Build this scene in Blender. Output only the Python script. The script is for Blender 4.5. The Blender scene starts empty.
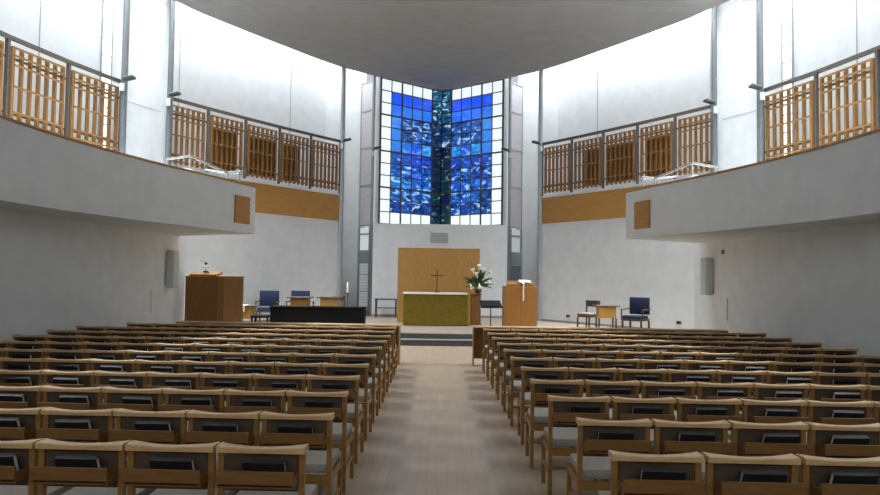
import bpy, bmesh, math, random
from mathutils import Vector, Matrix
random.seed(7)
S = bpy.context.scene
C = S.collection
PI = math.pi
F = 684.0            # focal length in pixels of the 880 px wide frame
EYE = 1.73

# ------------------------------------------------------------------ materials
def lin(c):
    def f(v):
        v /= 255.0
        return v/12.92 if v <= 0.04045 else ((v+0.055)/1.055)**2.4
    return (f(c[0]), f(c[1]), f(c[2]), 1)

def base_mat(name, rough=0.6, metal=0.0, spec=0.4):
    m = bpy.data.materials.new(name); m.use_nodes = True
    nt = m.node_tree; b = nt.nodes['Principled BSDF']
    b.inputs['Roughness'].default_value = rough
    b.inputs['Metallic'].default_value = metal
    b.inputs['Specular IOR Level'].default_value = spec
    return m, nt, b

def noise_mat(name, c1, c2, scale=8, rough=0.6, metal=0.0, bump=0.0, stretch=(1,1,1), detail=4, bscale=None, spec=0.4):
    m, nt, b = base_mat(name, rough, metal, spec)
    tc = nt.nodes.new('ShaderNodeTexCoord'); mp = nt.nodes.new('ShaderNodeMapping')
    mp.inputs['Scale'].default_value = stretch
    n = nt.nodes.new('ShaderNodeTexNoise'); n.inputs['Scale'].default_value = scale; n.inputs['Detail'].default_value = detail
    r = nt.nodes.new('ShaderNodeValToRGB')
    r.color_ramp.elements[0].position = .3; r.color_ramp.elements[0].color = lin(c1)
    r.color_ramp.elements[1].position = .7; r.color_ramp.elements[1].color = lin(c2)
    L = nt.links.new
    L(tc.outputs['Object'], mp.inputs['Vector']); L(mp.outputs['Vector'], n.inputs['Vector'])
    L(n.outputs['Fac'], r.inputs['Fac']); L(r.outputs['Color'], b.inputs['Base Color'])
    if bump:
        n2 = nt.nodes.new('ShaderNodeTexNoise'); n2.inputs['Scale'].default_value = bscale or scale*4
        bp = nt.nodes.new('ShaderNodeBump'); bp.inputs['Strength'].default_value = bump; bp.inputs['Distance'].default_value = .01
        L(mp.outputs['Vector'], n2.inputs['Vector']); L(n2.outputs['Fac'], bp.inputs['Height']); L(bp.outputs['Normal'], b.inputs['Normal'])
    return m

def emit_mat(name, col, strength):
    m = bpy.data.materials.new(name); m.use_nodes = True
    nt = m.node_tree; b = nt.nodes['Principled BSDF']
    b.inputs['Base Color'].default_value = (.5,.5,.5,1); b.inputs['Roughness'].default_value = .2
    n = nt.nodes.new('ShaderNodeTexNoise'); n.inputs['Scale'].default_value = 1.5
    r = nt.nodes.new('ShaderNodeValToRGB')
    r.color_ramp.elements[0].color = tuple(c*.9 for c in col)+(1,); r.color_ramp.elements[1].color = tuple(col)+(1,)
    nt.links.new(n.outputs['Fac'], r.inputs['Fac']); nt.links.new(r.outputs['Color'], b.inputs['Emission Color'])
    b.inputs['Emission Strength'].default_value = strength
    return m

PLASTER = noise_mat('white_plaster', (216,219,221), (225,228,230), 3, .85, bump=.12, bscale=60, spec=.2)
PLASTER_C = noise_mat('ceiling_plaster', (142,139,137), (150,147,144), 2, .9, bump=.1, bscale=50, spec=.1)  # wall plaster greyed: the ceiling's dimness is put into the colour
OAK = noise_mat('pale_oak', (158,116,58), (178,134,72), 6, .5, stretch=(6,6,.6))
OAK_H = noise_mat('oak_band', (168,120,54), (186,138,66), 5, .5, stretch=(.6,.6,7))
OAK_DARK = noise_mat('brown_oak', (116,80,34), (136,96,44), 6, .45, stretch=(6,6,.6))
WALNUT = noise_mat('dark_walnut', (72,54,40), (88,68,52), 8, .5, stretch=(6,6,.6))
LATTICE = noise_mat('lattice_oak', (126,90,46), (144,104,56), 6, .5, stretch=(5,5,.7))
BOARD = noise_mat('backing_oak', (124,82,40), (142,98,52), 5, .5, stretch=(5,5,.6))
BEECH = noise_mat('chair_beech', (132,96,48), (152,112,60), 7, .42, stretch=(1,6,6))
BEECH_T = noise_mat('chair_rail_beech', (184,148,102), (204,168,120), 7, .38, stretch=(1,6,6))
RACKW = noise_mat('rack_beech', (108,74,34), (128,90,44), 7, .45, stretch=(1,6,6))
BACKP = noise_mat('dark_back_panel', (72,56,42), (86,68,52), 9, .6, stretch=(1,5,5))
SEATF = noise_mat('grey_seat_fabric', (142,136,128), (160,154,145), 60, .95, bump=.2, bscale=200, spec=.1)
BOOKC = noise_mat('black_book_cover', (22,22,25), (32,32,36), 40, .65)
PAGES = noise_mat('book_pages', (208,208,202), (226,225,218), 80, .8, stretch=(1,8,1))
STEEL = noise_mat('grey_painted_steel', (142,147,150), (156,160,163), 12, .45, metal=.1)
STEEL_M = noise_mat('mid_grey_steel', (92,96,98), (104,108,110), 12, .5)
STEEL_D = noise_mat('dark_steel', (72,66,60), (84,78,70), 12, .55)
CHROME = noise_mat('brushed_handrail_steel', (120,118,114), (140,138,134), 12, .35, metal=.3)
BLUEG = noise_mat('blue_grey_paint', (130,146,153), (142,157,163), 8, .5)
BLACK = noise_mat('black_lacquer', (9,8,9), (16,14,15), 10, .7, spec=.2)
BLUEF = noise_mat('navy_upholstery', (44,50,74), (54,61,88), 50, .9, spec=.1)
GREENF = noise_mat('olive_green_cloth', (104,86,32), (120,102,40), 14, .9, bump=.1, spec=.1)
LINEN = noise_mat('white_linen', (228,222,206), (238,234,222), 30, .9)
BRONZE = noise_mat('dark_bronze', (92,48,20), (116,64,30), 20, .4, metal=.5)
STEPM = noise_mat('dark_slate_step', (66,68,70), (80,82,84), 12, .6)
NOSEM = noise_mat('pale_step_edge', (120,120,116), (138,136,130), 12, .6)
STAGEM = noise_mat('stage_stone', (140,128,116), (158,146,132), 5, .55)
SPKR = noise_mat('grey_green_metal', (186,194,192), (196,204,202), 20, .6)
LEAF = noise_mat('green_leaf', (30,56,22), (64,94,40), 10, .5)
PETAL = noise_mat('white_petal', (226,222,206), (240,238,226), 10, .6)
GRILLE = noise_mat('grey_vent', (150,152,156), (162,164,168), 20, .5)
RIB = noise_mat('ribbed_pale_glass', (176,172,174), (192,188,190), 4, .4, stretch=(1,1,12))
PAPER = noise_mat('white_paper', (232,230,222), (242,240,234), 20, .8)
WHITE_P = emit_mat('white_window_pane', (.84,.94,.95), .86)
CLEAR_P = emit_mat('daylit_slot_pane', (.95,.98,1.0), 1.5)
LAMPM = noise_mat('black_lamp_metal', (38,38,40), (50,50,52), 12, .5)
DIM_P = emit_mat('dim_daylit_pane', (.86,.92,.95), .40)
DIM_G = noise_mat('grey_door_glass', (132,144,148), (150,162,165), 3, .15)
DIM_R = emit_mat('faint_daylit_pane', (.86,.93,.95), .22)

LOWBOUNCE = noise_mat('low_bounce_floor', (104,94,86), (118,108,98), 40, .95, spec=.1)  # darkened unseen gallery floor, cuts bounce light onto the outer wall
def parquet():
    m, nt, b = base_mat('wood_strip_floor', .36, 0, .5)
    L = nt.links.new
    tc = nt.nodes.new('ShaderNodeTexCoord'); mp = nt.nodes.new('ShaderNodeMapping')
    mp.inputs['Rotation'].default_value = (0,0,PI/2)
    br = nt.nodes.new('ShaderNodeTexBrick')
    br.inputs['Color1'].default_value = lin((174,154,132)); br.inputs['Color2'].default_value = lin((186,166,142))
    br.inputs['Mortar'].default_value = lin((166,146,124)); br.inputs['Scale'].default_value = 1
    br.inputs['Brick Width'].default_value = .62; br.inputs['Row Height'].default_value = .085
    br.inputs['Mortar Size'].default_value = .003; br.offset = .37
    n = nt.nodes.new('ShaderNodeTexNoise'); n.inputs['Scale'].default_value = 2.5; n.inputs['Detail'].default_value = 6
    mx = nt.nodes.new('ShaderNodeMix'); mx.data_type = 'RGBA'; mx.blend_type = 'MULTIPLY'
    mx.inputs[0].default_value = .35
    L(tc.outputs['Object'], mp.inputs['Vector']); L(mp.outputs['Vector'], br.inputs['Vector']); L(tc.outputs['Object'], n.inputs['Vector'])
    L(br.outputs['Color'], mx.inputs[6]); L(n.outputs['Fac'], mx.inputs[7]); L(mx.outputs[2], b.inputs['Base Color'])
    r = nt.nodes.new('ShaderNodeMapRange'); r.inputs[3].default_value = .26; r.inputs[4].default_value = .46
    L(n.outputs['Fac'], r.inputs[0]); L(r.outputs[0], b.inputs['Roughness'])
    return m
PARQUET = parquet()

def stained():
    m, nt, b = base_mat('blue_stained_glass', .15)
    N = nt.nodes.new; L = nt.links.new
    at = N('ShaderNodeAttribute'); at.attribute_name = 'pane'
    a2 = N('ShaderNodeAttribute'); a2.attribute_name = 'streak'
    uv = N('ShaderNodeUVMap')
    fl = N('ShaderNodeVectorMath'); fl.operation = 'FLOOR'
    wn = N('ShaderNodeTexWhiteNoise'); wn.noise_dimensions = '3D'
    sc = N('ShaderNodeVectorMath'); sc.operation = 'MULTIPLY'; sc.inputs[1].default_value = (9,9,9)
    ad = N('ShaderNodeVectorMath'); ad.operation = 'ADD'
    L(uv.outputs['UV'], fl.inputs[0]); L(fl.outputs[0], wn.inputs['Vector']); L(wn.outputs['Color'], sc.inputs[0])
    L(uv.outputs['UV'], ad.inputs[0]); L(sc.outputs[0], ad.inputs[1])
    mp = N('ShaderNodeMapping'); mp.inputs['Scale'].default_value = (.95,1.8,1); mp.inputs['Rotation'].default_value = (0,0,.35)
    L(ad.outputs[0], mp.inputs['Vector'])
    n = N('ShaderNodeTexNoise'); n.inputs['Scale'].default_value = 1.0; n.inputs['Detail'].default_value = 2.5; n.inputs['Distortion'].default_value = 1.6
    L(mp.outputs[0], n.inputs['Vector'])
    # dark clouds
    r1 = N('ShaderNodeMapRange'); r1.inputs[1].default_value = .36; r1.inputs[2].default_value = .56; r1.inputs[3].default_value = .12; r1.inputs[4].default_value = 1.3
    L(n.outputs['Fac'], r1.inputs[0])
    mk = N('ShaderNodeMix'); mk.data_type = 'FLOAT'; mk.inputs[2].default_value = 1.0
    L(a2.outputs['Fac'], mk.inputs[0]); L(r1.outputs[0], mk.inputs[3])
    mul = N('ShaderNodeVectorMath'); mul.operation = 'SCALE'
    L(at.outputs['Color'], mul.inputs[0]); L(mk.outputs[0], mul.inputs['Scale'])
    # pale strokes
    r2 = N('ShaderNodeMapRange'); r2.inputs[1].default_value = .585; r2.inputs[2].default_value = .65; r2.inputs[3].default_value = 0; r2.inputs[4].default_value = .85
    L(n.outputs['Fac'], r2.inputs[0])
    mu = N('ShaderNodeMath'); mu.operation = 'MULTIPLY'; L(r2.outputs[0], mu.inputs[0]); L(a2.outputs['Fac'], mu.inputs[1])
    mx = N('ShaderNodeMix'); mx.data_type = 'RGBA'; mx.inputs[7].default_value = lin((176,222,236))
    L(mu.outputs[0], mx.inputs[0]); L(mul.outputs[0], mx.inputs[6])
    L(mx.outputs[2], b.inputs['Emission Color']); b.inputs['Emission Strength'].default_value = 1.0
    b.inputs['Base Color'].default_value = (.01,.02,.05,1)
    return m
STAINED = stained()

# ------------------------------------------------------------------ geometry helpers
def box(bm, x0, x1, y0, y1, z0, z1, bev=0.0, seg=1, M=None):
    vs = [bm.verts.new((x,y,z)) for x in (x0,x1) for y in (y0,y1) for z in (z0,z1)]
    idx = [(0,1,3,2),(4,6,7,5),(0,4,5,1),(2,3,7,6),(0,2,6,4),(1,5,7,3)]
    fs = [bm.faces.new([vs[i] for i in f]) for f in idx]
    if bev:
        es = list({e for f in fs for e in f.edges})
        r = bmesh.ops.bevel(bm, geom=es, offset=bev, segments=seg, affect='EDGES', profile=.5)
        vs = list({v for f in r['faces'] for v in f.verts} | {v for v in vs if v.is_valid})
    if M is not None:
        bmesh.ops.transform(bm, matrix=M, verts=[v for v in vs if v.is_valid])
    return vs

def bar(bm, a, b, w, h, up=(0,0,1)):
    a, b = Vector(a), Vector(b); d = (b-a).normalized(); u = Vector(up)
    if abs(d.dot(u)) > .98: u = Vector((0,1,0))
    s = d.cross(u).normalized(); u = s.cross(d).normalized()
    vs = []
    for p in (a,b):
        for i,j in ((-1,-1),(1,-1),(1,1),(-1,1)):
            vs.append(bm.verts.new(p + s*(i*w/2) + u*(j*h/2)))
    for f in ((3,2,1,0),(4,5,6,7),(0,1,5,4),(1,2,6,5),(2,3,7,6),(3,0,4,7)):
        bm.faces.new([vs[i] for i in f])

def tube(bm, pts, r, n=10):
    pts = [Vector(p) for p in pts]; rings = []
    rs = r if isinstance(r,(list,tuple)) else [r]*len(pts)
    for i,p in enumerate(pts):
        d = ((pts[min(i+1,len(pts)-1)]-pts[max(i-1,0)])).normalized()
        u = Vector((0,0,1)) if abs(d.z) < .95 else Vector((0,1,0))
        s = d.cross(u).normalized(); t = s.cross(d)
        rings.append([bm.verts.new(p + (s*math.cos(2*PI*k/n)+t*math.sin(2*PI*k/n))*rs[i]) for k in range(n)])
    for a,b in zip(rings, rings[1:]):
        for k in range(n):
            bm.faces.new((a[k],a[(k+1)%n],b[(k+1)%n],b[k]))
    bm.faces.new(rings[0][::-1]); bm.faces.new(rings[-1])

def lathe(bm, prof, c=(0,0,0), n=20):
    rings = [[bm.verts.new((c[0]+r*math.cos(2*PI*k/n), c[1]+r*math.sin(2*PI*k/n), c[2]+z)) for k in range(n)] for r,z in prof]
    for a,b in zip(rings, rings[1:]):
        for k in range(n): bm.faces.new((a[k],a[(k+1)%n],b[(k+1)%n],b[k]))
    bm.faces.new(rings[0][::-1]); bm.faces.new(rings[-1])

def prism(bm, pts, z0, z1):
    lo = [bm.verts.new((x,y,z0)) for x,y in pts]; hi = [bm.verts.new((x,y,z1)) for x,y in pts]
    n = len(pts)
    bm.faces.new(lo[::-1]); bm.faces.new(hi)
    for i in range(n): bm.faces.new((lo[i],lo[(i+1)%n],hi[(i+1)%n],hi[i]))

def ribbon(bm, a, b, z0, z1):
    """solid wall between two plan polylines of equal length"""
    n = len(a)
    V = [[bm.verts.new((p[0],p[1],z)) for p in pl] for pl in (a,b) for z in (z0,z1)]
    al,ah,bl,bh = V
    for i in range(n-1):
        bm.faces.new((al[i],al[i+1],ah[i+1],ah[i])); bm.faces.new((bl[i+1],bl[i],bh[i],bh[i+1]))
        bm.faces.new((ah[i],ah[i+1],bh[i+1],bh[i])); bm.faces.new((al[i+1],al[i],bl[i],bl[i+1]))
    bm.faces.new((al[0],ah[0],bh[0],bl[0])); bm.faces.new((al[-1],bl[-1],bh[-1],ah[-1]))

def build(name, bm, mat, parent=None, loc=None, smooth=False):
    bmesh.ops.recalc_face_normals(bm, faces=bm.faces[:])
    me = bpy.data.meshes.new(name); bm.to_mesh(me); bm.free()
    me.materials.append(mat)
    if smooth:
        for p in me.polygons: p.use_smooth = True
        if hasattr(me, 'set_sharp_from_angle'): me.set_sharp_from_angle(angle=math.radians(40))
    o = bpy.data.objects.new(name, me); C.objects.link(o)
    if parent: o.parent = parent
    if loc: o.location = loc
    return o

def tag(o, label, cat, group=None):
    o['label'] = label; o['category'] = cat
    if group: o['group'] = group
    return o
def thing(name, label, cat, loc=(0,0,0), rz=0, group=None):
    o = bpy.data.objects.new(name, None); C.objects.link(o)
    o.location = loc; o.rotation_euler = (0,0,rz); o.empty_display_size = .2
    return tag(o, label, cat, group)
def struct(name, bm, mat, parent=None):
    o = build(name, bm, mat, parent)
    if not parent: o['kind'] = 'structure'
    return o
def B(): return bmesh.new()
def dup(root, loc, rz):
    r = root.copy(); C.objects.link(r); r.location = loc; r.rotation_euler = (0,0,rz)
    for ch in list(root.children):
        c = ch.copy(); C.objects.link(c); c.parent = r
        for g in ch.children:
            d = g.copy(); C.objects.link(d); d.parent = c
    return r

# ------------------------------------------------------------------ plan curves (right half, mirrored for the left)
def catmull(P, per=8):
    out = []
    for i in range(len(P)-1):
        p0,p1,p2,p3 = P[max(i-1,0)],P[i],P[i+1],P[min(i+2,len(P)-1)]
        for k in range(per):
            t = k/per
            out.append(tuple(.5*((2*p1[j]) + (-p0[j]+p2[j])*t + (2*p0[j]-5*p1[j]+4*p2[j]-p3[j])*t*t + (-p0[j]+3*p1[j]-3*p2[j]+p3[j])*t**3) for j in (0,1)))
    out.append(tuple(P[-1])); return out
DRUM = catmull([(3.32,22.9),(4.25,21.65),(5.18,20.3),(6.12,18.85),(7.03,17.35),(7.57,16.0),(8.0,14.5),(8.34,12.9),(8.57,11.2),(8.7,9.4),(8.75,7),(8.75,2),(8.75,-6)])
PER = 8
def offset(pl, d):
    out = []
    for i,p in enumerate(pl):
        a,b = pl[max(i-1,0)], pl[min(i+1,len(pl)-1)]
        dx,dy = b[0]-a[0], b[1]-a[1]; l = math.hypot(dx,dy)
        out.append((p[0]-dy/l*d, p[1]+dx/l*d))
    return out
def mir(pl, s): return [(s*x,y) for x,y in pl]
I_COL_A, I_COL_B, I_COL_C = 0, 4*PER, 5*PER     # far column, pier column, near pier column
OUTER = [(2.8,24.95),(3.5,24.95),(4.2,24.5)] + offset(DRUM[4:], 1.6)
BAL = catmull([(4.09,15.04),(4.58,13.3),(4.96,12.05),(5.24,10.8),(5.42,9.6),(5.5,8.4),(5.52,6.5),(5.52,1),(5.52,-6)])
def along(pl, n):
    """n+1 points evenly spaced along a polyline"""
    L = [0]
    for a,b in zip(pl,pl[1:]): L.append(L[-1]+math.hypot(b[0]-a[0],b[1]-a[1]))
    out = []
    for k in range(n+1):
        t = L[-1]*k/n; i = 0
        while i < len(pl)-2 and L[i+1] < t: i += 1
        f = (t-L[i])/(L[i+1]-L[i])
        out.append((pl[i][0]+(pl[i+1][0]-pl[i][0])*f, pl[i][1]+(pl[i+1][1]-pl[i][1])*f))
    return out
def hit(pl, ratio):
    """where the line x = ratio*y meets a plan curve; returns point and direction of the curve"""
    for a,b in zip(pl,pl[1:]):
        fa,fb = a[0]-ratio*a[1], b[0]-ratio*b[1]
        if fa*fb <= 0 and fa != fb:
            t = fa/(fa-fb); d = Vector((b[0]-a[0], b[1]-a[1])).normalized()
            return (a[0]+(b[0]-a[0])*t, a[1]+(b[1]-a[1])*t), d
CZ = 8.86
SIDES = (('left',-1),('right',1))

# ------------------------------------------------------------------ the room
bm = B(); box(bm,-10.6,10.6,-6,26.6,-.15,0); struct('floor', bm, PARQUET)
bm = B(); box(bm,-7.6,7.6,17.0,17.32,0,.135); struct('trim_1', bm, STEPM)
bm = B(); box(bm,-7.6,7.6,16.98,17.32,.135,.15); struct('trim_2', bm, NOSEM)
bm = B(); box(bm,-7.6,7.6,17.3,17.34,.15,.27); struct('trim_3', bm, STEPM)
bm = B(); prism(bm, [(-7.6,17.3),(7.6,17.3),(7.6,25.3),(-7.6,25.3)], .27, .29)
bm2 = bm; struct('floor_stage', bm2, STAGEM)

# ceiling: flat soffit with a curved edge running into the pointed window bay
def ceil_z(y): return CZ - .0628*max(0, 24.4-max(y,9.0))
def inset(i): return .12 - .92*min(1, i/(I_COL_B+2))
edge = [(offset(DRUM, inset(i))[i]) for i in range(len(DRUM))]
half = [(0,26.3),(2.2,24.45)] + edge
bm = B(); rows_ = []
for x,y in half:
    z = ceil_z(y)
    rows_.append([bm.verts.new((-x,y,z)),bm.verts.new((x,y,z)),bm.verts.new((x,y,z+.3)),bm.verts.new((-x,y,z+.3))] if x else [bm.verts.new((0,y,z)),bm.verts.new((0,y,z+.3))])
a = rows_[0]; b = rows_[1]
bm.faces.new((a[0],b[0],b[1])); bm.faces.new((a[1],b[2],b[3])); bm.faces.new((a[0],a[1],b[3],b[0])); bm.faces.new((a[0],b[1],b[2],a[1]))
for a,b in zip(rows_[1:],rows_[2:]):
    for i in range(4): bm.faces.new((a[i],a[(i+1)%4],b[(i+1)%4],b[i]))
bm.faces.new(rows_[-1])
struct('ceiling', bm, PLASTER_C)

bm = B(); box(bm,-10.6,10.6,-6.2,-6,0,4.4); box(bm,-10.6,10.6,-6.2,-6,7.6,11.6); box(bm,-10.6,-8.2,-6.2,-6,4.4,7.6); box(bm,8.2,10.6,-6.2,-6,4.4,7.6)
struct('wall_back', bm, PLASTER)
bm = B()                                             # added unseen rear glazing, glowing to brighten the balcony fronts
for k in range(17): x = -8.2+16.4*k/16; box(bm,x-.03,x+.03,-6.15,-6.03,4.4,7.6)
for z in (4.4,5.45,6.5,7.55): box(bm,-8.2,8.2,-6.14,-6.04,z,z+.05)
wb_ = struct('window_7', bm, STEEL)
bm = B(); box(bm,-8.2,8.2,-6.11,-6.09,4.42,7.58); build('window_pane', bm, emit_mat('rear_fill_glow', (.91,.97,1.0), 2.8), wb_)
for side,s in SIDES:
    # outermost gallery wall
    bm = B(); o2 = offset(OUTER,.25); ribbon(bm, mir(OUTER,s), mir(o2,s), 0, 11.6); struct('wall_outer_'+side, bm, PLASTER)
    # lower drum wall + timber band + gallery floor
    d0 = DRUM[:I_COL_C+4]; 
    bm = B(); ribbon(bm, mir(d0,s), mir(offset(d0,.22),s), 0, 3.52); struct('wall_drum_'+side, bm, PLASTER)
    db = DRUM[:I_COL_B]
    bm = B(); ribbon(bm, mir(offset(db,-.02),s), mir(offset(db,.2),s), 3.521, 4.38); struct('trim_%d'%(4 if s<0 else 5), bm, OAK_H)
    bm = B(); ribbon(bm, mir(offset(db,-.03),s), mir(offset(db,.2),s), 4.381, 4.45); struct('trim_%d'%(6 if s<0 else 7), bm, PLASTER)
    dn = DRUM[I_COL_B:]
    bm = B(); ribbon(bm, mir(dn,s), mir(offset(dn,.2),s), 2.6, 4.42); struct('wall_gallery_'+side, bm, PLASTER)
    bm = B(); ribbon(bm, mir(offset(DRUM,.21),s), mir(offset(DRUM,1.59),s), 4.2, 4.36); struct('floor_gallery_'+side, bm, LOWBOUNCE)
    # tall pier panel between the two columns
    dp = DRUM[I_COL_B:I_COL_C+1]
    bm = B(); ribbon(bm, mir(offset(dp,-.01),s), mir(offset(dp,.2),s), 2.6, 11.6); struct('wall_pier_'+side, bm, PLASTER)
    dq = offset(DRUM[I_COL_B+1:I_COL_C],-.013)
    bm = B(); ribbon(bm, mir(dq,s), mir(offset(dq,.01),s), 5.78, 5.795); struct('trim_%d'%(8 if s<0 else 9), bm, GRILLE)
    # straight nave wall below the balcony
    bm = B(); xs = sorted((s*6.25, s*6.45)); box(bm, xs[0],xs[1],-6,16.8,0,2.6); struct('wall_'+side, bm, PLASTER)
    # balcony: slab and parapet
    bm = B(); pl = [(4.09,15.04),(6.3,16.6),(8.6,16.6),(8.9,-6)]
    poly = offset(BAL,.162) + [(8.7,-6),(8.7,12),(7.4,15.6),(6.6,16.6)]
    prism(bm, mir(poly,s), 2.6, 2.85); bmesh.ops.triangulate(bm, faces=[f for f in bm.faces if len(f.verts)>4]); struct('floor_balcony_'+side, bm, PLASTER)
    end = [(6.5,16.53)]
    bl = end + BAL
    bm = B(); ribbon(bm, mir(bl,s), mir(offset(bl,.16),s), 2.6005, 3.62); struct('wall_balcony_'+side, bm, PLASTER)
    bm = B(); ribbon(bm, mir(offset(BAL,-.015),s), mir(offset(BAL,.18),s), 3.6205, 3.66); struct('trim_%d'%(10 if s<0 else 11), bm, OAK)
    # vertical joints of the outer wall
    bm = B()
    for xp in ((287,174) if s<0 else (597,711)):
        p,d = hit(OUTER, abs(xp-440)/F); q = (p[0]-.004*abs(d.y)*1, p[1]-.004)
        bar(bm, (s*q[0],q[1],4.4),(s*q[0],q[1],9.0), .02,.02)
    for xp in ((31,) if s<0 else (860,)):
        p,d = hit(OUTER, abs(xp-440)/F); bar(bm, (s*(p[0]-.004),p[1],4.4),(s*(p[0]-.004),p[1],10.5), .02,.02)
    struct('trim_%d'%(12 if s<0 else 13), bm, GRILLE)
    # narrow daylight slot in the outer wall
    p,d = hit(OUTER, 341/F if s<0 else 350/F)
    ang = math.atan2(d.y, s*d.x)
    M = Matrix.Translation((s*p[0], p[1], 0)) @ Matrix.Rotation(ang,4,'Z')
    bm = B(); box(bm,-.14,.14,-.03,.03,4.45,10.5,M=M)
    w = struct('window_%d'%(3 if s<0 else 4), bm, CLEAR_P)
    bm = B()
    for z in [4.6+.45*k for k in range(13)]: box(bm,-.14,.14,-.045,.045,z,z+.025,M=M)
    for x in (-.155,.155): box(bm,x-.015,x+.015,-.045,.045,4.45,10.5,M=M)
    build('window_frame', bm, STEEL, w)

# ---- sanctuary end wall, window bay
bm = B(); box(bm,-2.35,2.35,24.0,24.25,.29,3.55); struct('wall_front', bm, PLASTER)
bm = B(); prism(bm, [(-2.3,24.26),(2.3,24.26),(2.2,24.6),(0,26.5),(-2.2,24.6)], 3.45, 3.54); struct('trim_14', bm, PLASTER)
bm = B(); box(bm,-1.9,-1.31,23.965,24.0,.29,.37); box(bm,1.31,2.35,23.965,24.0,.29,.37); box(bm,-2.35,-1.9,23.965,24.0,.29,.37)
struct('baseboard_front', bm, STAGEM)
for side,s in SIDES:
    dd = DRUM[:I_COL_B+2]
    bm = B(); ribbon(bm, mir(offset(dd,-.02),s), mir(offset(dd,0.0),s), .29, .36); struct('baseboard_'+side, bm, STAGEM)

WA, WB = Vector((2.2,24.42)), Vector((0,26.2))
ZT, ZB = CZ, 3.58
def tint(s, c, r):
    """colour and pattern strength of each pane: c from the outer edge 1..5, r from the top 0..11"""
    ch = random.choice
    if c == 5:
        if r < 3: return (lin((30,84,120)), 1.0)
        if r < 5: return (lin((20,54,104)), 1.0)
        return (lin(ch(((8,22,50),(10,34,56),(12,16,54),(12,40,46)))), .3)
    if r in (1,2): return (lin((26+8*r,84+28*(r-1),238)), .10)
    if c == 1 and r in (3,4,5): return (lin((34,122,224)), .15)
    if r in (3,4): return (lin((40,88,170)), 1.0)
    if r == 5: return (lin(ch(((30,116,228),(44,140,226),(32,96,220)))), .5)
    if r == 6: return (lin(ch(((22,66,180),(28,92,196),(24,78,190)))), .7)
    if r in (7,8): return (lin(ch(((28,96,200),(32,120,212),(26,78,186)))), .95)
    if r == 9: return (lin((24,88,178)), 1.0)
    return (lin(ch(((20,68,158),(24,66,142)))), 1.0)
for side,s in SIDES:
    def wp(t, z, off=0.0):
        p = WA.lerp(WB, t); n = Vector((-(WB-WA).y, (WB-WA).x)).normalized()*off   # off > 0 : outwards/back
        return Vector((s*(p.x-n.x*0 + 0), p.y+off, z))
    bm = B(); uvl = bm.loops.layers.uv.new('UVMap'); cl = bm.loops.layers.float_color.new('pane'); sl = bm.loops.layers.float_color.new('streak')
    wb = B()
    H = (ZT-ZB)/12
    for c in range(6):
        for r in range(12):
            t0,t1 = c/6,(c+1)/6; z1 = ZT-r*H; z0 = z1-H
            white = c == 0 or (c < 5 and r in (0,11))
            tgt = wb if white else bm
            vs = [tgt.verts.new(v) for v in (wp(t0,z0),wp(t1,z0),wp(t1,z1),wp(t0,z1))]
            f = tgt.faces.new(vs)
            if not white:
                col,st = tint(s,c,r)
                for lp,(u,v) in zip(f.loops, ((0,0),(1,0),(1,1),(0,1))):
                    lp[uvl].uv = (c+10*(s>0)+.001+u*.998, r+.001+v*.998)
                    lp[cl] = col; lp[sl] = (st,st,st,1)
    fr = B()
    for c in range(7):
        w = .06 if c in (2,5) else .035
        if c in (0,): w = .07
        bar(fr, wp(c/6,ZB-.05,-.02), wp(c/6,ZT,-.02), w, w)
    for r in range(13):
        h = .055 if r in (3,6,9,0,12) else .03
        bar(fr, wp(0,ZT-r*H,-.02), wp(1,ZT-r*H,-.02), .04, h)
    win = struct('window_%d'%(1 if s<0 else 2), fr, STEEL_D)
    build('blue_glass', bm, STAINED, win); build('white_border_glass', wb, WHITE_P, win)
    # narrow white return strip, ribbed side glazing, bay column
    bm = B(); xs = sorted((s*2.25,s*2.36)); box(bm, xs[0],xs[1],24.35,24.55,3.56,CZ); struct('trim_%d'%(15 if s<0 else 16), bm, PLASTER)
    A_, B_ = (s*2.94,24.8), (s*2.50,24.32)
    bm = B(); bar(bm,(A_[0],A_[1],6.1),(B_[0],B_[1],6.1),.03,5.2); g = struct('window_%d'%(5 if s<0 else 6), bm, RIB)
    bm = B()
    for z in (3.5,4.95,6.3,7.65,8.7): bar(bm,(A_[0],A_[1]-.02,z),(B_[0],B_[1]-.02,z),.05,.05)
    bar(bm,(A_[0],A_[1]-.02,3.45),(A_[0],A_[1]-.02,8.8),.05,.05)
    build('window_frame', bm, STEEL if s<0 else GRILLE, g)
    # glazed door below the ribbed side glazing
    bm = B()
    for z0,z1 in ((.29,.5),(2.14,2.62)): bar(bm,(A_[0],A_[1],(z0+z1)/2),(B_[0],B_[1],(z0+z1)/2),.06,z1-z0)
    for P_ in (A_,B_): bar(bm,(P_[0],P_[1],.29),(P_[0],P_[1],3.45),.08,.08)
    bar(bm,(A_[0],A_[1],3.2),(B_[0],B_[1],3.2),.07,.06)
    dr = struct('door_%d'%(1 if s<0 else 2), bm, BLUEG)
    bm = B(); bar(bm,(A_[0],A_[1]+.03,2.9),(B_[0],B_[1]+.03,2.9),.02,.56); bar(bm,(A_[0],A_[1]+.03,3.32),(B_[0],B_[1]+.03,3.32),.02,.22)
    build('door_glass', bm, DIM_P if s<0 else DIM_R, dr)
    bm = B(); bar(bm,(A_[0],A_[1]+.03,1.3),(B_[0],B_[1]+.03,1.3),.02,1.66); build('lower_panel', bm, DIM_R if s<0 else DIM_G, dr)
    bm = B()
    for k in range(16): 
        z = .55+k*.1; bar(bm,(A_[0],A_[1]-.005,z),(B_[0],B_[1]-.005,z),.03,.014 if k%6 else .04)
    build('louvre', bm, BLUEG, dr)

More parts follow.
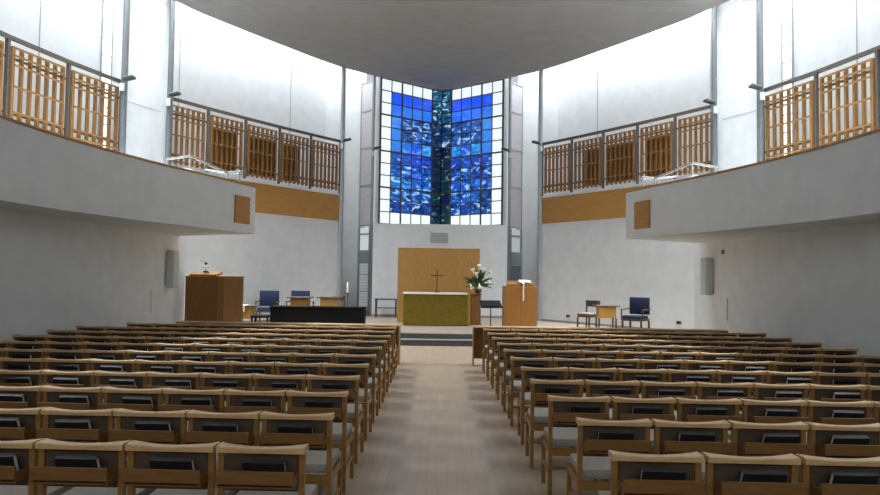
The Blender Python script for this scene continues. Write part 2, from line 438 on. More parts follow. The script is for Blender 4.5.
# ------------------------------------------------------------------ columns and floodlights
cols = []
for side,s in SIDES:
    for (p,r,z0,nm) in ((DRUM[I_COL_A],.075,.29,'slim grey steel column where the %s timber gallery band ends'),
                        (DRUM[I_COL_B],.07,3.66,'grey steel column at far edge of the %s white pier'),
                        (DRUM[I_COL_C],.075,3.66,'grey steel column at near edge of the %s white pier'),
                        ((2.43,24.14),.055,.29,'thin steel column beside the %s side of the blue window')):
        q = (p[0]-.10, p[1]-.10) if p[1] < 20 else ((p[0]+.01,p[1]-.08) if p[1]<24 else p)
        if z0 > 3: z0 = 2.855
        bm = B(); tube(bm, [(0,0,0),(0,0,ceil_z(q[1])-z0-.005 if z0 < 1 else 10.8-z0)], r, 14)
        o = build('steel_column', bm, STEEL_M if z0 > 1 else STEEL, None, (s*q[0],q[1],z0), True)
        tag(o, nm % side, 'column', 'steel columns of the room')
        cols.append((s,side,q,r,nm))
def floodlight(s, side, q, r, desc):
    t = thing('spotlight', desc, 'spotlight', (s*q[0],q[1],6.1), 0, 'spotlights on the columns')
    k = -s
    bm = B(); box(bm,-.05,.05,-r-.06,-r-.002,-.16,.02,.008); build('junction_box', bm, SPKR, t)
    bm = B(); tube(bm,[(0,-r-.03,.02),(k*.03,-r-.05,.08),(k*.10,-r-.08,.10)],.012,8); build('bracket', bm, LAMPM, t)
    bm = B()
    M = Matrix.Translation((k*.19,-r-.09,.12)) @ Matrix.Rotation(-k*.25,4,'Y')
    box(bm,-.13,.13,-.09,.09,-.025,.035,.012,M=M); build('lamp_head', bm, LAMPM, t)
    bm = B(); box(bm,-.11,.11,-.075,.075,.036,.045,M=M); build('lens', bm, DIM_G, t)
places = ['where the %s timber gallery band ends','at the far edge of the %s white pier','at the near edge of the %s white pier','beside the blue window, %s side']
for i,(s,side,q,r,nm) in enumerate(cols):
    floodlight(s, side, q, r, 'small dark spotlight on the grey column '+places[i%4] % side)

# ------------------------------------------------------------------ gallery lattice railings
def railing(s, pts, desc, boards):
    base = pts[len(pts)//2]
    t = thing('lattice_railing', desc, 'railing', (s*base[0],base[1],4.452), 0, 'timber lattice gallery railings')
    L = lambda p: Vector((s*p[0]-s*base[0], p[1]-base[1], 0))
    TOP = 1.75
    bm = B()
    for a,b in zip(pts,pts[1:]): bar(bm, L(a)+Vector((0,0,TOP)), L(b)+Vector((0,0,TOP)), .075, .075)
    build('top_rail', bm, STEEL_D, t)
    for p in pts:
        bm = B(); v = L(p); box(bm, v.x-.035,v.x+.035,v.y-.035,v.y+.035,0,TOP-.038); build('post', bm, STEEL_D, t)
    for bi,(a,b) in enumerate(zip(pts,pts[1:])):
        va,vb = L(a),L(b); d = (vb-va).normalized(); w = (vb-va).length; n = Vector((d.y,-d.x,0))
        if n.y > 0: n = -n
        o0 = va + n*.0
        def P(u,z,off=0): return o0 + d*u + n*off + Vector((0,0,z))
        u0,u1,z0,z1 = .16,w-.12,.08,1.60
        if bi == -1: pass
        bm = B()
        ns = 7
        for k in range(ns):
            u = u0+(u1-u0)*k/(ns-1)
            bar(bm, P(u,z0),P(u,z1),.06 if k in (0,ns-1) else .05,.07, up=n)
        for z in (z0+.06,z0+.24,.82,1.24,1.42,z1-.03):
            bar(bm, P(u0,z,.045),P(u1,z,.045),.03,.036)
        lp = build('lattice_panel', bm, LATTICE, t)
        for z in (.3,1.38):
            bm = B(); bar(bm, P(.0,z,-.05),P(w,z,-.05),.02,.045); build('fixing_bar', bm, STEEL_D, lp)
        if bi in boards:
            f0,f1 = boards[bi]
            bm = B(); bar(bm, P(u0+(u1-u0)*f0,.74,-.07),P(u0+(u1-u0)*f1,.74,-.07),.03,1.14); build('backing_board', bm, BOARD, lp)
    return t
for side,s in SIDES:
    far = along(DRUM[1:I_COL_B+1], 5)
    railing(s, far, 'far stretch of timber lattice railing above the timber band, %s of the window'%side, {1:(.35,1.0),2:(0.0,1.0),3:(.12,.95)})
    near = DRUM[I_COL_C:I_COL_C+5*PER]; near = along(near, 22); near = [near[k] for k in (0,4,8,12,16,20,22)][:6]
    railing(s, near, 'near stretch of timber lattice railing above the %s balcony'%side, {})

# stair handrails and white stair flank on the balconies
for side,s in SIDES:
    t = thing('stair_handrail', 'bent pale metal handrail rising beyond the %s balcony parapet'%side, 'handrail', (s*5.2,14.3,2.855), 0, 'stair handrails')
    g = lambda x,y,z: (s*(x-5.2), y-14.3, z-2.855)
    bm = B(); tube(bm, [g(5.86,14.4,4.11),g(5.17,14.0,4.13),g(4.62,14.72,3.90),g(4.30,14.62,3.92)], .026, 8); build('rail', bm, CHROME, t, smooth=True)
    bm = B(); tube(bm, [g(5.2,15.0,4.00),g(4.75,15.0,3.93),g(4.40,14.95,3.92),g(4.30,14.62,3.915)], .02, 8); build('rear_rail', bm, STEEL, t, smooth=True)
    for x,y,z in ((5.80,14.37,4.11),(5.17,14.0,4.13),(4.62,14.72,3.9),(4.34,14.64,3.92),(4.8,15.0,3.93)):
        bm = B(); a = g(x,y,2.855); b = g(x,y,z); tube(bm,[a,b],.016,8); build('post', bm, STEEL, t)
    # stair flank: a solid wall with sloped top
    bm = B()
    q = [(5.62,13.75,3.80),(5.15,13.86,3.86),(4.75,14.1,3.70),(4.75,14.1,2.855),(5.62,13.75,2.855)]
    f = [bm.verts.new((s*x,y,z)) for x,y,z in q]; h = [bm.verts.new((s*x,y+.35,z)) for x,y,z in q]
    bm.faces.new(f); bm.faces.new(h[::-1])
    for i in range(5): bm.faces.new((f[i],f[(i+1)%5],h[(i+1)%5],h[i]))
    struct('trim_%d'%(17 if s<0 else 18), bm, PLASTER)

# timber grilles on the balcony fronts, speakers, wires, outlets, sensor, vent
for side,s in SIDES:
    p,d = hit(BAL, 199.5/F if s<0 else 203/F)
    ang = math.atan2(d.y, d.x) if s>0 else math.atan2(-d.y, d.x)
    gz = 2.79
    t = thing('wooden_grille', 'small square timber grille set in the front of the %s balcony'%side, 'grille', (s*p[0],p[1],gz), math.atan2(d.y, s*d.x), 'timber grilles on the balcony fronts')
    yy = -.012
    bm = B(); box(bm,-.28,.28,*sorted((-s*.03,-s*.004)),0,.58); build('panel', bm, OAK_H, t)
    bm = B()
    for k in range(6): box(bm,-.28,.28,*sorted((-s*.042,-s*.0305)),.03+k*.095,.07+k*.095)
    build('slat', bm, OAK_H, t)
    # loudspeakers
    t = thing('column_loudspeaker', 'grey column loudspeaker on the white %s side wall under the balcony'%side, 'loudspeaker', (s*6.25,15.75,1.38), 0, 'wall column loudspeakers')
    bm = B(); box(bm, *sorted((-s*.03,-s*.19)), -.17,.17,0,.86,.02); build('cabinet', bm, SPKR, t)
    bm = B(); box(bm, *sorted((-s*.02,-s*.16)), -.182,-.172,.03,.83); build('front_grille', bm, SPKR, t)
    bm = B(); box(bm, *sorted((0,-s*.04)), -.05,.05,.3,.5); build('wall_bracket', bm, STEEL, t)
    bm = B(); tube(bm,[(s*6.24,14.85,.85),(s*6.24,14.85,1.33)],.012,6); tag(build('wall_cable', bm, SPKR), 'short grey cable strip on the %s side wall below the loudspeaker'%side, 'cable')
for xp,z,lab in ((568.5,.47,'small dark power outlet low on curved wall, left of right-hand wooden chair'),(679,.53,'small dark power outlet low on curved wall near the right wall corner')):
    p,d = hit(DRUM, (xp-440)/F); M = Matrix.Rotation(math.atan2(d.y,d.x),4,'Z')
    t = thing('power_outlet', lab, 'outlet', (p[0],p[1],z), math.atan2(d.y,d.x), 'power outlets')
    bm = B(); box(bm,-.08,.08,-.012,.03,0,.085,.005); build('plate', bm, STEEL_D, t)
    bm = B(); box(bm,-.04,.04,-.02,.035,.025,.06); build('socket', bm, BLACK, t)
t = thing('wall_sensor', 'tiny grey sensor high on the right side wall under the balcony', 'sensor', (6.25,15.05,2.3))
bm = B(); box(bm,-.05,0,-.04,.04,0,.1,.01); build('housing', bm, GRILLE, t)
t = thing('air_vent', 'grey rectangular air vent in the white wall above the timber screen', 'vent', (-.03,24.0,2.9))
bm = B(); box(bm,-.31,.31,-.02,0,0,.34); build('vent_frame', bm, GRILLE, t)
bm = B()
for k in range(6): box(bm,-.29,.29,-.035,-.021,.03+k*.05,.055+k*.05)
build('slat', bm, SPKR, t)

# ------------------------------------------------------------------ sanctuary furniture
SZ = .29
def xs(px, d): return (px-440)/F*d
t = thing('wooden_screen', 'tall pale timber panel screen standing behind the altar', 'screen', (-.03,21.2,SZ))
for k in range(4):
    bm = B(); w = 2.54/4; x = -1.27+k*w; box(bm,x+.0012,x+w-.0012,-.03,.03,.0,2.30,.004); build('screen_panel', bm, OAK, t)
bm = B(); box(bm,-1.2,1.2,.031,.06,.2,.3); box(bm,-1.2,1.2,.031,.06,1.8,1.9); build('batten', bm, OAK, t)

t = thing('altar', 'altar covered with olive green frontal in front of the timber screen', 'altar', (-.10,20.2,SZ))
bm = B(); box(bm,-.93,.93,-.36,.36,.90,.945,.006); build('tabletop', bm, OAK, t)
bm = B()
n = 24
fv = []
for k in range(n+1):
    x = -.935+1.87*k/n; y = -.372+.006*math.sin(k*1.9)
    fv.append((bm.verts.new((x,y,.02)), bm.verts.new((x,-.37,.9))))
bv = [(bm.verts.new((v[0].co.x,v[0].co.y+.012,.02)), bm.verts.new((v[1].co.x,v[1].co.y+.009,.9))) for v in fv]
for i in range(n):
    for a in (fv,bv): bm.faces.new((a[i][0],a[i+1][0],a[i+1][1],a[i][1]))
    bm.faces.new((fv[i][0],fv[i+1][0],bv[i+1][0],bv[i][0])); bm.faces.new((fv[i][1],fv[i+1][1],bv[i+1][1],bv[i][1]))
build('frontal_cloth', bm, GREENF, t)
for sx in (-1,1):
    bm = B(); box(bm, *sorted((sx*.93,sx*.90)), -.35,.36,0,.9); build('side_panel', bm, GREENF, t)
bm = B(); box(bm,-.9,.9,.33,.36,0,.9); build('rear_panel', bm, OAK, t)
bm = B(); box(bm,-.95,.92,-.385,.2,.0,.012); box(bm,-.95,.92,-.392,-.385,-.035,.012)
tag(build('altar_linen', bm, LINEN, None, (-.10,20.2,SZ+.9455)), 'strip of white linen laid along the green altar top', 'cloth')
t = thing('standing_cross', 'slender brown metal cross standing on the altar', 'cross', (-.07,20.15,SZ+.958))
bm = B(); box(bm,-.08,.08,-.06,.06,0,.03,.006); build('base', bm, BRONZE, t)
bm = B(); box(bm,-.016,.016,-.016,.016,.03,.68); build('upright', bm, BRONZE, t)
bm = B(); box(bm,-.185,.185,-.018,.018,.48,.515); build('crossbar', bm, BRONZE, t)

t = thing('flower_pedestal', 'wooden flower pedestal at the right end of the altar', 'pedestal', (1.09,20.55,SZ))
bm = B(); box(bm,-.15,.15,-.15,.15,.03,.9,.006); build('shaft', bm, OAK_DARK, t)
bm = B(); box(bm,-.18,.18,-.18,.18,0,.03); build('foot', bm, OAK_DARK, t)
bm = B(); box(bm,-.18,.18,-.18,.18,.9,.93,.005); build('top', bm, OAK_DARK, t)
t = thing('flower_arrangement', 'white lilies and long green leaves arranged on the pedestal', 'flowers', (1.16,20.55,SZ+.931))
bm = B(); lathe(bm, [(.05,0),(.09,.04),(.11,.1),(.10,.13)], n=16); build('bowl', bm, STEEL_D, t)
rng = random.Random(3)
bm = B(); st = B()
def blade(bm, a, b, w, droop):
    a,b = Vector(a),Vector(b); prev = None; n = 6
    side = (b-a).cross(Vector((0,-1,.3))).normalized()
    for k in range(n+1):
        t_ = k/n; p = a.lerp(b,t_) + Vector((0,0,-droop*t_*t_)); ww = w*math.sin(PI*min(.98,.12+.86*t_))+.002
        c = [bm.verts.new(p+side*ww), bm.verts.new(p+Vector((0,-.012,0))), bm.verts.new(p-side*ww), bm.verts.new(p+Vector((0,.008,0)))]
        if prev:
            for i in range(4): bm.faces.new((prev[i],prev[(i+1)%4],c[(i+1)%4],c[i]))
        else: bm.faces.new(c[::-1])
        prev = c
    bm.faces.new(prev)
for k in range(64):
    a = rng.uniform(0,2*PI); e = rng.uniform(-.25,1.35); l = rng.uniform(.32,.56)
    v = Vector((math.cos(a)*math.cos(e), .55*math.sin(a)*math.cos(e), math.sin(e)))*l
    blade(bm, (0,0,.28), Vector((0,0,.32))+v, rng.uniform(.018,.034), rng.uniform(.02,.14))
for k in range(8):
    a = 2*PI*k/8; tube(st, [(0.02*math.cos(a),.02*math.sin(a),.1),(.05*math.cos(a),.05*math.sin(a),.4)], .008, 6)
build('leaves', bm, LEAF, t); build('stems', st, LEAF, t)
for dx,dz,tl in ((-.16,.66,-.3),(.02,.78,0),(.14,.68,.35),(-.22,.22,2.7),(.03,.24,3.1),(.26,.34,1.3),(-.05,.55,-.2),(.17,.45,.8),(.30,.62,.9)):
    bm = B(); lathe(bm, [(.008,-.08),(.02,-.03),(.03,.02),(.058,.07),(.05,.075),(.012,.02)], n=10)
    o = build('lily', bm, PETAL, t, (dx,-.16,dz), True); o.rotation_euler = (.35,tl,0); o.scale = (1.15,1.15,1.15)

t = thing('music_stand', 'black music stand with wide tray between altar and right lectern', 'music stand', (xs(491.5,18.3),18.3,SZ), .22)
bm = B()
for k in range(3):
    a = PI/2+2*PI*k/3; tube(bm, [(0,0,.16),(.26*math.cos(a),.26*math.sin(a),.012)], .012, 6)
build('tripod_leg', bm, BLACK, t)
bm = B(); tube(bm, [(0,0,.14),(0,0,.66)], .014, 8); build('pole', bm, BLACK, t)
bm = B(); M = Matrix.Translation((0,.0,.70)) @ Matrix.Rotation(math.radians(36),4,'X')
box(bm,-.29,.29,-.13,.17,-.008,.008,M=M); box(bm,-.29,.29,-.14,-.13,-.01,.05,M=M); build('tray', bm, BLACK, t)

# right lectern
t = thing('wooden_lectern', 'tall boxy timber lectern on the right of the altar', 'lectern', (xs(520,18.8),18.8,SZ))
bm = B(); box(bm,-.45,.45,-.28,.28,0,1.2,.01); build('body', bm, noise_mat('lectern_oak',(146,96,40),(164,112,50),5,.45,stretch=(6,6,.6)), t)
bm = B(); box(bm,-.33,.36,-.24,.26,1.2,1.24); M = Matrix.Translation((.02,0,1.27)) @ Matrix.Rotation(.22,4,'X'); box(bm,-.36,.36,-.24,.24,-.018,.018,M=M); build('reading_desk', bm, OAK_DARK, t)
o = thing('open_book', 'large white open book lying on the right timber lectern', 'book', (xs(525,18.8),18.78,SZ+1.305), 0)
o.rotation_euler = (.22,0,0)
bm = B(); box(bm,-.16,.0,-.13,.13,.0,.035,.008); box(bm,.0,.16,-.13,.13,.0,.035,.008); build('page_block', bm, PAPER, o)
bm = B(); bar(bm,(-.07,-.415,-.42),(-.07,-.315,.02),.038,.006,up=(0,1,0)); bar(bm,(-.07,-.315,.02),(-.07,-.05,.042),.05,.006); build('ribbon_marker', bm, LINEN, o)

# left pulpit
PX, PY = -5.35, 16.42
t = thing('pulpit', 'angular dark timber pulpit at the end of the left wall', 'pulpit', (PX,PY,0))
g = [(-.62,-.32),(.15,-.34),(.28,-.30),(.56,.20),(.56,.34),(-.62,.34)]
bm = B(); prism(bm, g, 0, 1.63); build('body', bm, OAK_DARK, t)
bm = B(); prism(bm, [(x*1.02,y*1.03) for x,y in g], 1.63, 1.655); build('top', bm, OAK, t)
bm = B(); M = Matrix.Translation((-.22,-.02,1.71)) @ Matrix.Rotation(.15,4,'X'); box(bm,-.34,.3,-.24,.24,-.05,.02,.01,M=M); build('reading_desk', bm, OAK_DARK, t)
bm = B(); box(bm,-.18,.18,-.13,.13,0,.012); o = build('paper_sheet', bm, PAPER, None, (PX+.34,PY+.0,1.656)); o.rotation_euler = (0,0,.2); tag(o, 'white sheet of paper on the left pulpit top', 'paper')
t = thing('reading_lamp', 'small pale reading lamp with black knob on the left pulpit', 'lamp', (PX-.25,PY-.02,1.752))
bm = B(); lathe(bm,[(.06,-.012),(.06,.02),(.02,.03)],n=14); build('base', bm, STEEL_D, t)
bm = B(); tube(bm,[(0,0,.02),(-.02,0,.12),(-.01,0,.2)],.008,8); tube(bm,[(-.01,0,.2),(-.14,0,.28)],.006,8); build('stem', bm, STEEL, t)
bm = B(); box(bm,-.08,.1,-.05,.05,.10,.145,.012); build('lamp_shade', bm, PAPER, t)
bm = B(); lathe(bm,[(.01,.17),(.03,.185),(.03,.215),(.01,.23)],(.0,0,0),12); build('knob', bm, BLACK, t)

# black bench-like cabinet and stool
t = thing('black_cabinet', 'long low black cabinet standing on the stage left of the altar', 'cabinet', (-3.12,17.75,SZ))
bm = B(); box(bm,-1.2,1.2,-.2,.22,.06,.58); build('body', bm, BLACK, t)
bm = B(); box(bm,-1.22,1.22,-.23,.25,.58,.615,.006); build('top', bm, BLACK, t)
bm = B(); box(bm,-1.14,1.14,-.16,.18,0,.06); build('plinth', bm, BLACK, t)
t = thing('black_stool', 'low black stool against the left end of the black cabinet', 'stool', (-4.62,17.85,SZ))
bm = B(); box(bm,-.24,.24,-.2,.2,.30,.37,.02); build('seat', bm, BLACK, t)
for a,b in ((-.2,-.16),(.2,-.16),(-.2,.16),(.2,.16)):
    bm = B(); box(bm,a-.02,a+.02,b-.02,b+.02,0,.30); build('leg', bm, BLACK, t)
bm = B(); lathe(bm,[(.05,0),(.05,.012),(.012,.02),(.012,.07),(.026,.08),(.026,.11),(.01,.125)],n=12)
tag(build('microphone_stub', bm, BLACK, None, (xs(314.5,17.7),17.7,SZ+.6155), True), 'tiny black desk microphone on top of the black cabinet', 'microphone')

def side_table(px, d, w, h, desc, front=OAK, rz=0, dep=.4):
    t = thing('side_table', desc, 'table', (xs(px,d),d,SZ), rz, 'small wooden side tables')
    bm = B(); box(bm,-w/2-.08,w/2+.08,-dep/2-.03,dep/2+.03,h-.035,h,.006); build('tabletop', bm, WALNUT, t)
    bm = B(); box(bm,-w/2+.02,w/2-.02,-dep/2+.01,dep/2-.01,h-.34,h-.036); build('cupboard', bm, front, t)
    for a in (-1,1):
        for b in (-1,1):
            bm = B(); x,y = a*(w/2-.02), b*(dep/2-.03); box(bm,x-.02,x+.02,y-.02,y+.02,0,h-.341); build('leg', bm, WALNUT, t)
    return t
side_table(301.5,19.1,.52,.81,'small dark-topped wooden table behind the middle of the black cabinet', OAK_DARK)
side_table(331,19.1,.52,.82,'small yellowish wooden table behind the right end of the black cabinet', OAK)
side_table(248,18.1,.42,.60,'small wooden table between the left pulpit and the black stool', OAK)
t = side_table(606.5,18.9,.50,.70,'small yellow wooden cupboard table between the two right-hand chairs', OAK_H)
bm = B(); box(bm,-.24,.14,-.235,.2,0,.012); box(bm,-.24,.14,-.244,-.235,-.16,.012)
o = build('table_cloth', bm, LINEN, None, (xs(243.5,18.1),18.1,SZ+.6005)); tag(o, 'white cloth hanging over the small table beside the left pulpit', 'cloth')
bm = B(); lathe(bm,[(.032,0),(.032,.30),(.008,.305),(.004,.325)],n=14)
tag(build('pillar_candle', bm, PAPER, None, (xs(348.5,20.8),20.8,SZ+.9), True), 'slim white candle by the slim grey column left of the altar', 'candle')
t = thing('candle_stand', 'slender dark stand under the white candle left of the altar', 'stand', (xs(348.5,20.8),20.8,SZ))
bm = B(); tube(bm,[(0,0,.02),(0,0,.88)],.016,8); build('pole', bm, STEEL_D, t)
bm = B(); lathe(bm,[(.06,.88),(.065,.899)],n=14); build('cup', bm, STEEL_D, t)
bm = B(); lathe(bm,[(.15,0),(.15,.02)],n=16); build('base', bm, STEEL_D, t)
t = thing('credence_table', 'narrow dark table with shelf against the white wall, left of screen', 'table', (xs(387,23.55),23.55,SZ))
bm = B(); box(bm,-.38,.38,-.2,.2,.60,.64,.005); build('tabletop', bm, STEPM, t)
bm = B(); box(bm,-.33,.33,-.16,.16,.31,.34); build('shelf', bm, OAK_DARK, t)
for a in (-1,1):
    for b in (-1,1):
        bm = B(); x,y = a*.34,b*.17; box(bm,x-.02,x+.02,y-.02,y+.02,0,.6); build('leg', bm, STEPM, t)

def armchair(px, d, rz, desc):
    """upholstered chair; at rz=0 it faces -Y (towards the nave)"""
    t = thing('upholstered_chair', desc, 'chair', (xs(px,d),d,SZ), rz, 'navy upholstered chairs on the stage')
    bm = B(); box(bm,-.26,.26,-.26,.20,.40,.48,.025,2); build('seat', bm, BLUEF, t, smooth=True)
    bm = B(); box(bm,-.28,.28,.20,.26,.50,.95,.02,2); build('backrest', bm, BLUEF, t, smooth=True)
    bm = B(); box(bm,-.27,.27,-.25,.24,.34,.40); build('seat_frame', bm, WALNUT, t)
    for a in (-1,1):
        bm = B(); box(bm,a*.26-.022,a*.26+.022,-.25,-.21,0,.338); build('leg', bm, WALNUT, t)
        bm = B(); box(bm,a*.26-.022,a*.26+.022,.21,.25,0,.338); build('leg', bm, WALNUT, t)
        bm = B(); bar(bm,(a*.29,-.24,.63),(a*.29,.23,.64),.045,.03); bar(bm,(a*.29,-.22,.36),(a*.29,-.22,.63),.03,.03); build('armrest', bm, WALNUT, t)
    return t
armchair(269,19.7,.06,'navy upholstered chair with wooden arms, left one behind the black cabinet')
armchair(299.5,20.1,-.05,'navy upholstered chair directly behind the middle wooden side table')
armchair(636,18.0,-.72,'navy upholstered chair angled inwards at the right edge of the stage')
t = thing('wooden_side_chair', 'plain wooden chair facing left beside the yellow cupboard table', 'chair', (xs(588,19.6),19.6,SZ), -.85, 'plain wooden stage chairs')
bm = B(); box(bm,-.21,.21,-.22,.2,.40,.45,.012); build('seat', bm, SEATF, t)
bm = B(); box(bm,-.21,.21,-.2,.19,.33,.399); build('seat_frame', bm, WALNUT, t)
bm = B(); box(bm,-.22,.22,.21,.235,.62,.80,.006); build('backrest', bm, WALNUT, t)
for a in (-1,1):
    bm = B(); box(bm,a*.2-.018,a*.2+.018,-.21,-.175,0,.33); build('leg', bm, WALNUT, t)
    bm = B(); bar(bm,(a*.22,.24,0),(a*.22,.255,.8),.036,.03); build('leg', bm, WALNUT, t)
t = thing('wooden_side_chair', 'plain wooden chair back beside the candle, right of black cabinet tables', 'chair', (xs(346,19.6),19.6,SZ), .9, 'plain wooden stage chairs')
bm = B(); box(bm,-.21,.21,-.22,.2,.40,.45,.012); build('seat', bm, SEATF, t)
bm = B(); box(bm,-.21,.21,-.2,.19,.33,.399); build('seat_frame', bm, WALNUT, t)
bm = B(); box(bm,-.22,.22,.21,.235,.70,.82,.006); build('backrest', bm, WALNUT, t)
for a in (-1,1):
    bm = B(); box(bm,a*.2-.018,a*.2+.018,-.21,-.175,0,.33); build('leg', bm, WALNUT, t)
    bm = B(); bar(bm,(a*.22,.24,0),(a*.22,.255,.82),.036,.03); build('leg', bm, WALNUT, t)

# ------------------------------------------------------------------ frontals before the first rows of chairs
def frontal(x0, x1, y, rz, desc):
    cx = (x0+x1)/2; w = abs(x1-x0)
    t = thing('pew_frontal', desc, 'pew front', (cx,y,0), rz, 'low wooden pew fronts')
    bm = B(); box(bm,-w/2+.03,w/2-.03,.10,.125,.12,.72); build('front_panel', bm, RACKW, t)
    bm = B(); box(bm,-w/2,w/2,-.14,.16,.735,.765,.006); build('top_shelf', bm, BEECH_T, t)
    bm = B(); box(bm,-w/2+.03,w/2-.03,-.08,.099,.52,.54); build('book_shelf', bm, RACKW, t)
    for a in (-1,1):
        bm = B(); box(bm,*sorted((a*(w/2-.03),a*w/2)),-.14,.16,0,.734,.005); build('end_panel', bm, BEECH, t)
ROT = math.radians(-1.6)
frontal(-5.15,-.76,13.52,ROT,'low wooden pew front before the left block of chairs')
frontal(.66,5.55,13.35,ROT,'low wooden pew front before the right block of chairs')

# ------------------------------------------------------------------ chapel chairs and hymn books
def chapel_chair():
    t = thing('chapel_chair', 'x', 'chair', (0,0,0), 0, 'wooden chapel chairs in rows')
    W = .478
    # curved top rail: straight rear edge, hollowed front edge
    bm = B(); n = 12; ring = []
    for k in range(n+1):
        u = -1+2*k/n; x = u*W/2; yf = .014+.046*u*u; yr = -.048; zt = .792+.010*u*u; zb = .768
        ring.append([bm.verts.new(v) for v in ((x,yr,zb),(x,yr,zt-.006),(x,yr+.006,zt),(x,yf-.005,zt),(x,yf,zt-.006),(x,yf,zb))])
    for a,b in zip(ring,ring[1:]):
        for i in range(6): bm.faces.new((a[i],a[(i+1)%6],b[(i+1)%6],b[i]))
    bm.faces.new(ring[0][::-1]); bm.faces.new(ring[-1])
    build('top_rail', bm, BEECH_T, t)
    bm = B(); box(bm,-W/2+.04,W/2-.04,-.012,.008,.56,.767,.003); build('backrest', bm, BACKP, t)
    bm = B(); box(bm,-.206,.206,-.140,-.124,.628,.698,.003); box(bm,-.205,.205,-.1235,-.013,.606,.613)
    for a in (-1,1): box(bm,*sorted((a*.195,a*.205)),-.124,-.013,.6135,.665)
    build('book_rack', bm, RACKW, t)
    bm = B(); box(bm,-.217,.217,.03,.46,.395,.465,.022,2); build('seat', bm, SEATF, t, smooth=True)
    bm = B()
    for a in (-1,1): box(bm,*sorted((a*.205,a*.228)),.015,.44,.335,.393)
    box(bm,-.204,.204,.40,.425,.335,.393); box(bm,-.204,.204,.0,.022,.335,.393)
    build('seat_frame', bm, BEECH, t)
    bm = B()
    for a in (-1,1): box(bm,*sorted((a*.212,a*.228)),.02,.41,.17,.20)
    box(bm,-.211,.211,.2,.22,.175,.195); build('stretcher', bm, BEECH, t)
    for a in (-1,1):
        bm = B(); bar(bm,(a*.220,.014,0),(a*.220,-.004,.7675),.032,.032,up=(0,1,0)); build('leg', bm, BEECH, t)
        bm = B(); bar(bm,(a*.219,.43,0),(a*.219,.43,.394),.032,.032,up=(0,1,0)); build('leg', bm, BEECH, t)
    return t
def hymn_book():
    t = thing('hymn_book', 'x', 'book', (0,0,0), 0, 'black hymn books in the chair racks')
    w,h,th = .225,.128,.034
    bm = B(); box(bm,-w/2,w/2,-th/2,-th/2+.004,0,h); box(bm,-w/2,w/2,th/2-.004,th/2,0,h); box(bm,-w/2,w/2,-th/2+.004,th/2-.004,h-.004,h)
    build('cover', bm, BOOKC, t)
    bm = B(); box(bm,-w/2+.003,w/2-.003,-th/2+.0045,th/2-.0045,.004,h-.0045); build('pages', bm, PAGES, t)
    return t
ORD = ['first','second','third','fourth','fifth','sixth','seventh','eighth','ninth','tenth','eleventh','twelfth']
def rowname(k): return 'nearest row' if k == 0 else ORD[k]+'-nearest row'
chair0 = book0 = None
PITCH = .492
rb = random.Random(11)
tanr = math.tan(ROT)
for side,s in SIDES:
    for k in range(11):
        if s < 0:
            y = 3.74+.866*k; x0 = [.70,.69,.71,.72,.725,.73,.735,.74,.745,.745,.77][k]
        else:
            y = 3.70+.862*k; x0 = [.915,.91,.855,.83,.85,.83,.828,.82,.81,.80,.785][k]
        nmax = (10 if k == 10 else 11) if s < 0 else 10
        PITCH = .492 if s < 0 else .502
        for i in range(nmax):
            xi = x0 + PITCH*(i+.5)
            yy = y + s*PITCH*(i+.5)*tanr
            if xi-.25 > .645*yy+.05: break
            if chair0 is None: chair0 = c = chapel_chair()
            else: c = dup(chair0,(0,0,0),0)
            c.location = (s*xi, yy, 0); c.rotation_euler = (0,0,ROT)
            pos = 'at the aisle' if i == 0 else ORD[i]+' from the aisle'
            c['label'] = 'wooden chair with grey seat, %s block, %s, %s' % (side, rowname(k), pos)
            if k <= 8:
                if book0 is None: book0 = b = hymn_book()
                else: b = dup(book0,(0,0,0),0)
                dx = (.035 if s<0 else .015) + rb.uniform(-.035,.035)
                off = Vector((dx,-.039,.6225)); off.rotate(Matrix.Rotation(ROT,3,'Z'))
                b.location = Vector((s*xi,yy,0))+off
                b.rotation_euler = (.40+rb.uniform(-.04,.03),rb.uniform(-.012,.012),ROT)
                b['label'] = 'black hymn book racked behind chair, %s block, %s, %s' % (side, rowname(k), pos)

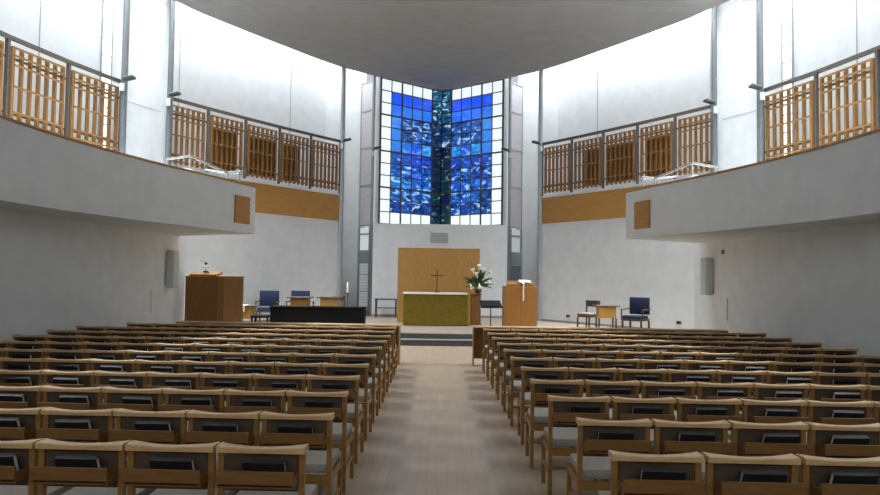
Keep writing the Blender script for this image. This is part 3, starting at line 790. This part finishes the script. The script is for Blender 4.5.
# ------------------------------------------------------------------ light: daylight falling through the slot around the ceiling
def area(name, loc, rot, sx, sy, power, col=(1,1,1)):
    l = bpy.data.lights.new(name,'AREA'); l.shape = 'RECTANGLE'; l.size = sx; l.size_y = sy; l.energy = power; l.color = col
    o = bpy.data.objects.new(name,l); C.objects.link(o); o.location = loc; o.rotation_euler = rot
    return o
G_POW, N_POW = 30, 180
for side,s in SIDES:
    # gallery skylight, between the drum line and the outer wall
    gl = offset(DRUM, .9)[1:8*PER:4]
    for a,b in zip(gl,gl[1:]):
        l = math.hypot(b[0]-a[0],b[1]-a[1]); ang = math.atan2(b[1]-a[1], s*(b[0]-a[0]))
        area('gallery_skylight', (s*(a[0]+b[0])/2,(a[1]+b[1])/2,9.9), (0,0,ang), l, 1.2, G_POW*l, (.91,.97,1.0))
    # nave skylight, directly above the slot around the ceiling edge
    nl = [offset(DRUM, inset(i)*.55)[i] for i in range(len(DRUM))]
    for i in range(10, 10*PER-2, 4):
        a,b = nl[i],nl[i+4]
        l = math.hypot(b[0]-a[0],b[1]-a[1]); m = ((a[0]+b[0])/2,(a[1]+b[1])/2)
        d = Vector((s*(b[0]-a[0]), b[1]-a[1], 0)).normalized()
        inward = Vector((-d.y,d.x,0)); inward = inward if inward.x*s < 0 else -inward
        zdir = (Vector((0,0,1)) - inward*.5).normalized()     # the lamp shines along -zdir
        R3 = Matrix((d, zdir.cross(d), zdir)).transposed()
        o = area('nave_skylight', (0,0,0), (0,0,0), l, max(.25,-inset(i+2)*.9), N_POW*l*(.85 if i < 28 else .8), (.91,.97,1.0))
        o.data.spread = math.radians(100)
        o.matrix_world = Matrix.Translation((s*m[0],m[1],ceil_z(m[1])+.62)) @ R3.to_4x4()
    area('bay_skylight', (s*3.0,24.1,9.6), (0,0,0), 1.0, 1.0, 50, (.91,.97,1.0))
w = bpy.data.worlds.new('World'); S.world = w; w.use_nodes = True
bg = w.node_tree.nodes['Background']; bg.inputs['Color'].default_value = (.82,.9,1,1); bg.inputs['Strength'].default_value = .6

# ------------------------------------------------------------------ camera
cam = bpy.data.cameras.new('camera'); co = bpy.data.objects.new('camera', cam); C.objects.link(co)
cam.sensor_width = 36; cam.lens = 36*F/880; cam.clip_end = 200
co.matrix_world = Matrix.Translation((0,0,EYE)) @ Matrix.Rotation(math.radians(90+2.39),4,'X') @ Matrix.Rotation(math.radians(.8),4,'Z')
S.camera = co
vs = S.view_settings; vs.view_transform = 'Standard'; vs.look = 'None'; vs.gamma = 1; vs.use_curve_mapping = False; vs.exposure = 0.13
cy = S.cycles
cy.use_denoising = True; cy.max_bounces = 10; cy.diffuse_bounces = 8; cy.glossy_bounces = 3; cy.sample_clamp_indirect = 8
